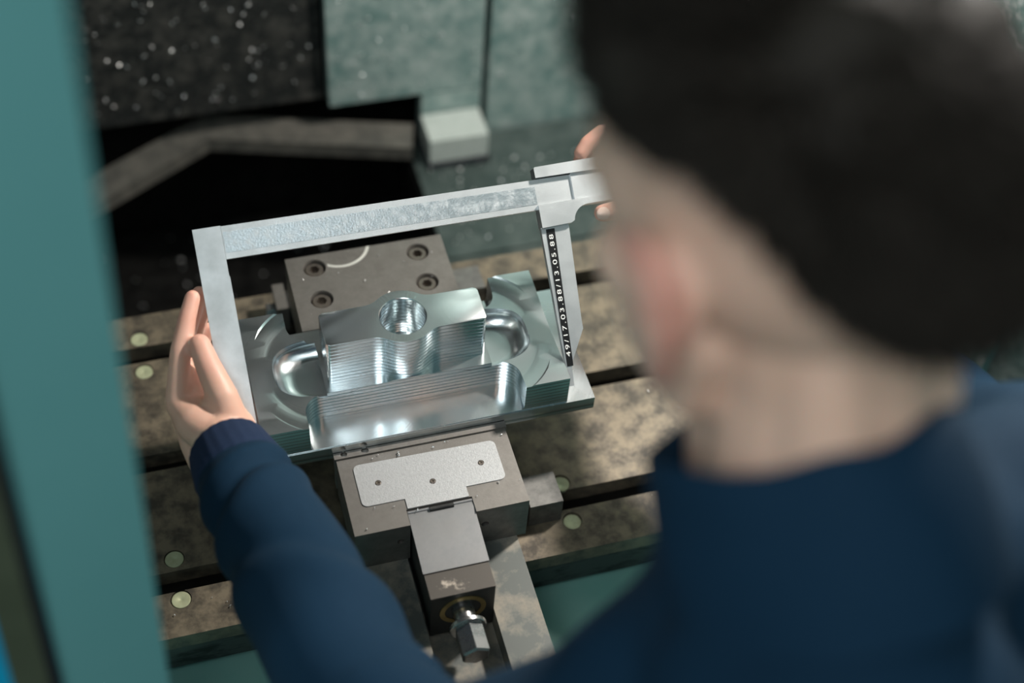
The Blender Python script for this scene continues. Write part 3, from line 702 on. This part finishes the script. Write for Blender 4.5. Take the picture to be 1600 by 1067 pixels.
cap((-0.1890, -0.1720, 0.006, 0.0200), (-0.1925, -0.1500, 0.005, 0.0215), (-0.2000, -0.1280, 0.006, 0.0170))
cap((-0.1650, -0.1760, 0.020, 0.0210), (-0.1670, -0.1480, 0.0232, 0.0215), (-0.1730, -0.1220, 0.026, 0.0150))
cap((-0.1860, -0.1500, 0.006, 0.0200), (-0.1920, -0.1180, 0.004, 0.0130), (-0.1930, -0.0950, 0.000, 0.0100))
cap((-0.1780, -0.1500, 0.016, 0.0200), (-0.1920, -0.1330, 0.012, 0.0140), (-0.2050, -0.1190, 0.011, .0110))
# right hand pinching the slider's end: finger on top, thumb below
RH = dict(
 index=[(0.2480, 0.0560, -0.004, .0105), (0.2180, 0.0620, 0.002, .0090), (0.2020, 0.0545, 0.003, .0080), (0.1940, 0.0470, 0.002, .0070)],
 middle=[(0.2520, 0.0520, -0.026, .0105), (0.2220, 0.0590, -0.026, .0090), (0.2060, 0.0520, -0.024, .0080), (0.1990, 0.0440, -0.020, .0070)],
 ring=[(0.2560, 0.0430, -0.046, .0098), (0.2300, 0.0500, -0.047, .0085), (0.2130, 0.0420, -0.044, .0076), (0.2080, 0.0310, -0.038, .0066)],
 little=[(0.2600, 0.0300, -0.062, .0090), (0.2380, 0.0350, -0.064, .0076), (0.2250, 0.0270, -0.060, .0068), (0.2220, 0.0180, -0.054, .0060)],
 thumb=[(0.2800, -0.0350, 0.006, .0150), (0.2500, -0.0200, 0.012, .0125), (0.2230, -0.0120, 0.010, .0100), (0.2030, -0.0120, 0.006, .0084)])
for k_, v_ in RH.items(): cap(*v_)
w_ = RW - OC; WRr = (w_.x, w_.dot(DB), w_.dot(DN))
for k_, r0 in (('index', .018), ('middle', .019), ('ring', .018), ('little', .016)):
    p = RH[k_][0]; mid = tuple((p[i]*0.5+WRr[i]*0.5) for i in range(3))
    cap((*WRr, 0.021), (*mid, r0), (p[0]+0.002, p[1]-0.003, p[2], 0.0125))
for a_, b_ in (('index', 'middle'), ('middle', 'ring'), ('ring', 'little')):
    p, q = RH[a_][0], RH[b_][0]; cap((p[0]+0.002, p[1], p[2], .0118), (q[0]+0.002, q[1], q[2], .0112))
cap((*WRr, 0.022), (0.2830, -0.0400, 0.000, 0.018), (0.2620, -0.0230, 0.006, 0.0150))
cap((0.2620, -0.0200, 0.004, 0.013), (0.2560, 0.0150, -0.004, 0.0115), (0.2500, 0.0500, -0.006, 0.0110))
body_bm.transform(Matrix.Translation(-PL))
skin = remeshed(body_bm, 'body', MAT['skin'], PERSON, 0.0022, 5)

# hairline: height in the head frame below which the hair is clipped short
def hairline(y):
    # y forward; returns z of the edge of the long hair
    K_ = ((-0.20, -0.032), (-0.105, -0.032), (-0.085, 0.006), (-0.055, 0.046), (-0.025, 0.060), (0.005, 0.060), (0.05, 0.058), (0.2, 0.060))
    for (a, b), (c, d) in zip(K_, K_[1:]):
        if y <= c:
            t = (y-a)/(c-a); t = max(0.0, min(1.0, t)); return b + (d-b)*t
    return 0.060
at = skin.data.attributes.new('stubble', 'FLOAT', 'POINT')
vals = []
for v in skin.data.vertices:
    p = HLp(v.co + PL)
    s_ = 0.0
    if -0.13 < p.z < 0.16 and abs(p.x) < 0.0765 and p.y < 0.075:
        d = p.z - hairline(p.y)
        s_ = max(0.0, min(1.0, (d + 0.034)/0.038))
        s_ = s_*s_*0.9 + 0.04*max(0.0, min(1.0, (d+0.055)/0.03))
        if p.y > 0.035: s_ *= max(0.0, min(1.0, (0.055-p.y)/0.02)) if p.z < 0.055 else 1.0
    vals.append(s_)
at.data.foreach_set('value', vals)
tips = [Kp(*h[k][i][:3]) for h in (LH, RH) for k in h for i in (2, 3)]
bl = []
for v in skin.data.vertices:
    w = v.co + PL; p = HLp(w); f_ = 0.0
    if abs(p.x) > 0.074 and -0.05 < p.y < 0.03 and -0.05 < p.z < 0.05: f_ = min(0.55, (abs(p.x)-0.074)/0.012)
    elif w.z < 0.36 and w.y > 0.0:
        f_ = 0.16 + 0.34*max(0.0, 1-min((w-t_).length for t_ in tips)/0.024)
    bl.append(f_)
skin.data.attributes.new('blush', 'FLOAT', 'POINT').data.foreach_set('value', bl)

# hair: a cap over the crown with locks combed up and forward
hb = bmesh.new()
bmesh.ops.create_icosphere(hb, subdivisions=5, radius=1.0)
for v in hb.verts:
    d = v.co.normalized(); p = Vector((d.x*0.0765, d.y*0.0960, d.z*0.0840)) + Vector((0, -0.012, 0.030))
    hl_ = hairline(p.y); up_ = max(0.0, min(1.0, (p.z-hl_+0.004)/0.030))
    n1 = noise.noise(p*30)*1.9; n2 = noise.noise(p*85+Vector((3, 1, 2)))*1.3
    vol = 0.0025 + up_*(0.005 + 0.006*max(0.0, d.z)**0.7 + 0.022*max(0.0, p.y)/0.08*math.exp(-((p.z-0.072)/0.026)**2))
    p = p + d*(vol*(1+0.45*n1+0.25*n2)) if p.z > hl_-0.004 else p - d*0.004
    v.co = p
kill = [v for v in hb.verts if v.co.z < hairline(v.co.y)-0.012]
bmesh.ops.delete(hb, geom=kill, context='VERTS')
for f in hb.faces: f.smooth = True
# locks
def lock(p, d, L, r, comb):
    x = d.orthogonal().normalized(); y = d.cross(x)
    bend = (comb + Vector((random.uniform(-.35, .35), random.uniform(-.3, .3), random.uniform(-.3, .3))))*L*0.6
    prev = None
    for i in range(5):
        t = i/4; c = p + d*(L*t) + bend*t*t; rr = r*(1-t)**0.7 + 0.00015
        ring = [hb.verts.new(c + (x*cos(k*2.094)+y*sin(k*2.094))*rr) for k in range(3)]
        if prev:
            for k in range(3): hb.faces.new((prev[k], prev[(k+1) % 3], ring[(k+1) % 3], ring[k])).smooth = True
        prev = ring
N_ = 0
while N_ < 11000:
    d = Vector((random.gauss(0, 1), random.gauss(0, 1), random.gauss(0.25, 1))).normalized()
    p = Vector((d.x*0.0765, d.y*0.0960, d.z*0.0840)) + Vector((0, -0.012, 0.030))
    h_ = p.z - hairline(p.y)
    if h_ < 0.0: continue
    k = min(1.0, h_/0.05)
    fr = max(0.0, min(1.0, (p.y+0.07)/0.09))                       # 0 at the back of the head, 1 towards the front
    Lk = (0.007 + k*(0.013 + 0.013*fr*(0.5+0.5*max(0, d.z))) + 0.034*max(0, d.y)*k*math.exp(-((p.z-0.070)/0.03)**2))*random.uniform(0.75, 1.2)
    comb = Vector((0.0, 0.9, 0.15))*fr + Vector((d.x*0.2, -0.45, -0.8))*(1-fr)
    cl_ = noise.noise_vector(p*24)*(0.35 if d.z > 0.6 and p.y < 0.02 else 0.7)
    dd_ = (d*(0.55+0.45*fr) + comb*0.35 + cl_ + Vector((random.uniform(-.18, .18), random.uniform(-.18, .18), random.uniform(-.18, .18)))).normalized()
    if dd_.dot(d) < 0.25: dd_ = (dd_ + d*0.5).normalized()
    lock(p + d*0.001, dd_, Lk, random.uniform(0.0012, 0.0024), comb)
    N_ += 1
hb.transform(HR3.to_4x4()); hb.transform(Matrix.Translation(HC - PL))
me = bpy.data.meshes.new('hair'); hb.to_mesh(me); hb.free(); link('hair', me, MAT['hair'], PERSON)
# eyes and eyebrows
for sx in (-1, 1):
    bm = bmesh.new(); ellipsoid(bm, H(sx*0.031, 0.0765, 0.004)-PL, (0.0115, 0.0115, 0.0085), HR3, 3); ey = finish(bm, 'eye', MAT['eye'], PERSON, smooth=60)
    bm = bmesh.new(); ellipsoid(bm, H(sx*0.031, 0.0850, 0.002)-PL, (0.0052, 0.0035, 0.0050), HR3, 2); finish(bm, 'iris', MAT['hair'], ey, smooth=60)
    bm = bmesh.new(); chain(bm, [(H(sx*0.014, 0.0960, 0.024)-PL, 0.0030), (H(sx*0.032, 0.0900, 0.030)-PL, 0.0032), (H(sx*0.047, 0.0790, 0.027)-PL, 0.0022)]); finish(bm, 'eyebrow', MAT['hair'], PERSON, smooth=60)
# thumbnails
def nail(tip, back, out, w=0.0062, l=0.0078):
    tip, back, out = Vector(tip), Vector(back), Vector(out)
    y = (tip-back).normalized(); z = (out - y*out.dot(y)).normalized(); x = y.cross(z)
    bm = bmesh.new(); ellipsoid(bm, (0, 0, 0), (w, l, 0.0016), None, 3)
    for v in bm.verts: v.co.z -= (v.co.x/w)**2*0.0022
    M = Matrix((x, y, z)).transposed().to_4x4(); M.translation = tip + z*0.0076 - PL; bm.transform(M)
    finish(bm, 'thumbnail', MAT['nail'], PERSON, smooth=60)
nail(Kp(0.2045, -0.0120, 0.006), Kp(0.2230, -0.0120, 0.010), DN + DB*-0.15)
nail(Kp(-0.1812, -0.0710, 0.020), Kp(-0.1775, -0.0890, 0.027), DN*0.25 - Vector((1, 0, 0)))

# sweatshirt
sb_ = bmesh.new()
chain(sb_, [(LW.lerp(LE, 0.13), 0.0365), (LE.lerp(LW, 0.70), 0.0430), (LE.lerp(LW, 0.40), 0.0500), (LE.lerp(LW, 0.12), 0.0535), (LE, 0.0500), (LM, 0.0500), (LS, 0.0560)])
chain(sb_, [(RW.lerp(RE, 0.13), 0.0365), (RE.lerp(RW, 0.70), 0.0430), (RE.lerp(RW, 0.40), 0.0500), (RE, 0.0530), ((RS+RE)/2, 0.0600), (RS, 0.0660)])
chain(sb_, [(LS, 0.054), (NB+Vector((-0.028, -0.010, -0.095)), 0.056), (NB+Vector((0.03, -0.02, -0.085)), 0.078), (RS, 0.064)])
chain(sb_, [(LS+Vector((0.03, 0.00, -0.015)), 0.052), (CH+Vector((-0.040, 0.005, -0.03)), 0.095), (BE+Vector((-0.04, 0.0, 0)), 0.115), (PV+Vector((-0.03, 0, 0)), 0.120)])
chain(sb_, [(RS+Vector((-0.03, 0.01, -0.01)), 0.06), (CH+Vector((0.06, 0.02, -0.02)), 0.105), (BE+Vector((0.05, 0.0, 0)), 0.115), (PV+Vector((0.04, 0, 0)), 0.120)])
chain(sb_, [(NB+Vector((0.0, -0.035, -0.065)), 0.060), (CH+Vector((0.0, -0.07, 0.0)), 0.085), (BE+Vector((0, -0.03, 0)), 0.105)])
cu_ = Vector((-0.12, 0.70, 0.70)).normalized()
chain(sb_, [(NB+Vector((-0.002, -0.010, 0.004))-cu_*0.050, 0.066), (NB+Vector((0.0, -0.02, -0.09)), 0.085), (CH+Vector((0, -0.03, -0.02)), 0.12)])
chain(sb_, [(NB+Vector((0.005, -0.058, 0.000)), 0.040), (NB+Vector((0.02, -0.075, -0.06)), 0.070), (CH+Vector((0.0, -0.070, 0.02)), 0.110), (BE+Vector((0.0, -0.03, 0)), 0.115)])
chain(sb_, [(CH+Vector((-0.07, -0.045, 0.01)), 0.085), (CH+Vector((0.09, -0.045, 0.02)), 0.085)])
for sx in (-1, 1): chain(sb_, [(NB+Vector((sx*0.035, -0.040, -0.012)), 0.040), ((RS if sx > 0 else LS).lerp(NB, 0.45)+Vector((0, -0.035, -0.035)), 0.046), ((RS if sx > 0 else LS), 0.058)])
chain(sb_, [(NB+Vector((0.0, 0.045, -0.055)), 0.050), (CH+Vector((0.0, 0.055, 0.02)), 0.080)])
sb_.transform(Matrix.Translation(-PL))
shirt = remeshed(sb_, 'sweatshirt', MAT['navy'], PERSON, 0.0045, 16)
def fold(p):
    w = p + PL
    # folds ring the forearm near the cuff and the elbow, and run across the back
    ax = (LE-LW).normalized(); t = (w-LW).dot(ax)
    d = 0.0
    near = (w - (LW + ax*t)).length
    if near < 0.09 and -0.02 < t < 0.34:
        tt = t + 0.022*noise.noise(w*16) + 0.25*((w-LW).x+0.0)
        g = lambda c, wd, am, sk: am*math.exp(-((t + sk*(w.x+0.15) + 0.012*noise.noise(w*14) - c)/wd)**2)
        d += g(0.066, 0.010, 0.0035, 0.3) - g(0.088, 0.011, 0.0060, 0.5) + g(0.112, 0.016, 0.0040, 0.5) - g(0.190, 0.014, 0.0040, -0.6) + g(0.215, 0.02, 0.0035, -0.6)
        d += 0.0035*noise.noise(Vector((w.x*14, w.y*10, w.z*14)))
    else:
        q = w.x*0.8 + w.y*0.5 + w.z*0.25
        d += 0.0060*noise.noise(Vector((q*22, w.y*7, w.z*9))) + 0.0040*noise.noise(w*13)
    return d
nrm = [v.normal.copy() for v in shirt.data.vertices]
for v, n in zip(shirt.data.vertices, nrm): v.co += n*fold(v.co)
shirt.data.update()
def sleeve_cuff(Wp, Ep):
    ax = (Ep-Wp).normalized(); x = ax.orthogonal().normalized(); y = ax.cross(x)
    bm = bmesh.new(); prev = None; seg = 96
    prof = [(0.0290, 0.012), (0.0315, 0.010), (0.0345, 0.0115), (0.0358, 0.018), (0.0372, 0.030), (0.0390, 0.042), (0.0385, 0.050), (0.0350, 0.056)]
    for r, h in prof:
        ring = []
        for i in range(seg):
            a = 2*pi*i/seg; rr = r*(1 + (0.008 if i % 4 < 2 else -0.003)); h_ = h + 0.006
            ring.append(bm.verts.new(Wp + ax*h_ + (x*cos(a)+y*sin(a))*rr - PL))
        if prev:
            for i in range(seg): bm.faces.new((prev[i], prev[(i+1) % seg], ring[(i+1) % seg], ring[i]))
        prev = ring
    finish(bm, 'cuff', MAT['navy_rib'], shirt, smooth=50)
sleeve_cuff(LW, LE); sleeve_cuff(RW, RE)
# stand-up collar, open a little at the front
bm = bmesh.new(); seg = 64; prev = None
cu = Vector((-0.12, 0.70, 0.70)).normalized(); cf = (hf - cu*hf.dot(cu)).normalized(); cl = cu.cross(cf)
prof = [(0.074, -0.058), (0.0745, -0.045), (0.073, -0.01), (0.0690, 0.015), (0.0675, 0.026), (0.0640, 0.028), (0.0620, 0.020), (0.0620, -0.03)]
for r, h in prof:
    ring = []
    for i in range(seg):
        a = 2*pi*i/seg
        lift = 0.012*cos(a)*0 + 0.003*noise.noise(Vector((cos(a)*2, sin(a)*2, h*10)))
        ring.append(bm.verts.new(NB + Vector((-0.002, -0.006, 0.010)) + cu*(h+lift+0.016) + (cl*cos(a)*1.0 + cf*sin(a)*1.16)*(r+0.004*noise.noise(Vector((cos(a)*1.7, sin(a)*1.7, h*20+3)))) - PL))
    if prev:
        for i in range(seg): bm.faces.new((prev[i], prev[(i+1) % seg], ring[(i+1) % seg], ring[i]))
    prev = ring
finish(bm, 'collar', MAT['navy'], shirt, smooth=60)
# trousers and shoes
tb_ = bmesh.new()
chain(tb_, [(PV+Vector((-0.03, 0, 0.0)), 0.112), (PV+Vector((0.04, 0, 0.0)), 0.112)])
for sx in (-1, 1):
    chain(tb_, [(PV+Vector((sx*0.085, 0, -0.08)), 0.090), (Vector((0.12+sx*0.11, -0.53, -0.46)), 0.066), (Vector((0.12+sx*0.12, -0.57, FZ+0.10)), 0.056)])
tb_.transform(Matrix.Translation(-PL))
remeshed(tb_, 'trousers', MAT['trouser'], PERSON, 0.009, 4)
for sx in (-1, 1):
    bm = bmesh.new(); chain(bm, [((sx*0.12, -0.05, 0.046), 0.044), ((sx*0.12, 0.06, 0.040), 0.040), ((sx*0.122, 0.15, 0.034), 0.034)])
    for v in bm.verts: v.co.z = max(0.0, v.co.z)
    finish(bm, 'shoe', MAT['shoe'], PERSON, smooth=50)

# ------------------------------------------------------------------ aluminium swarf
def swarf(name, label, spots, smin, smax):
    bm = bmesh.new(); o0 = Vector(spots[0][0])
    for p, n in spots:
        p, n = Vector(p)-o0, Vector(n)
        q = (n + Vector((random.gauss(0, .45), random.gauss(0, .45), random.gauss(0, .45)))).normalized()
        x = q.orthogonal().normalized(); x = Matrix.Rotation(random.uniform(0, 6.28), 3, q) @ x; y = q.cross(x)
        l = random.uniform(smin, smax); w = l*random.uniform(.25, .6); c = p + n*(0.0004 + 0.42*l)
        g = [bm.verts.new(c + x*(l*(i/3-.5)) + y*(w*(j-.5)) + q*(l*0.35*sin(pi*i/3))) for i in range(4) for j in (0, 1)]
        for i in range(3): bm.faces.new((g[2*i], g[2*i+1], g[2*i+3], g[2*i+2]))
    me = bpy.data.meshes.new(name); bm.to_mesh(me); bm.free()
    o = link(name, me, MAT['chip'], None); o.location = o0
    so = o.modifiers.new('t', 'SOLIDIFY'); so.thickness = 0.0002
    o['kind'] = 'stuff'; o['label'] = label; o['category'] = 'swarf'
    return o
U = random.uniform
swarf('swarf', 'tiny bright aluminium chips stuck to the dark steel back panel', [((U(-0.5, 0.04), 0.7595, U(-0.12, 0.35)), (0, -1, 0)) for _ in range(300)], 0.0026, 0.0060)
swarf('swarf', 'tiny aluminium chips stuck to the teal back panels', [((U(0.06, 0.26) if random.random() < .5 else U(0.285, 0.7), 0.7445, U(-0.12, 0.3)), (0, -1, 0)) for _ in range(260)], 0.0024, 0.0055)
swarf('swarf', 'loose aluminium chips lying in the black chip pit', [((U(-0.5, 0.15), U(0.36, 0.90), -0.4995), (0, 0, 1)) for _ in range(220)], 0.003, 0.007)
swarf('swarf', 'loose aluminium chips on the grey green way cover', [((U(0.17, 0.6), U(0.53, 0.68), -0.2198), (0, 0, 1)) for _ in range(130)], 0.0024, 0.0055)
ch = []
for _ in range(46): ch.append((((U(-0.5, -0.10) if random.random() < .5 else U(0.135, 0.45)), random.choice([U(-0.08, -0.042), U(-0.01, 0.095), U(0.126, 0.236), U(0.267, 0.30)]), 0.0002), (0, 0, 1)))
swarf('swarf', 'fine aluminium chips sprinkled over the cast iron table', ch, 0.0010, 0.0022)
swarf('swarf', 'fine aluminium chips on top of the vise jaws', [((U(-0.078, 0.078), random.choice([U(-0.08, -0.058), U(-0.009, -0.002)]), 0.1052), (0, 0, 1)) for _ in range(16)] + [((U(-0.075, 0.075), U(0.16, 0.24), 0.1122), (0, 0, 1)) for _ in range(10)], 0.0010, 0.0024)
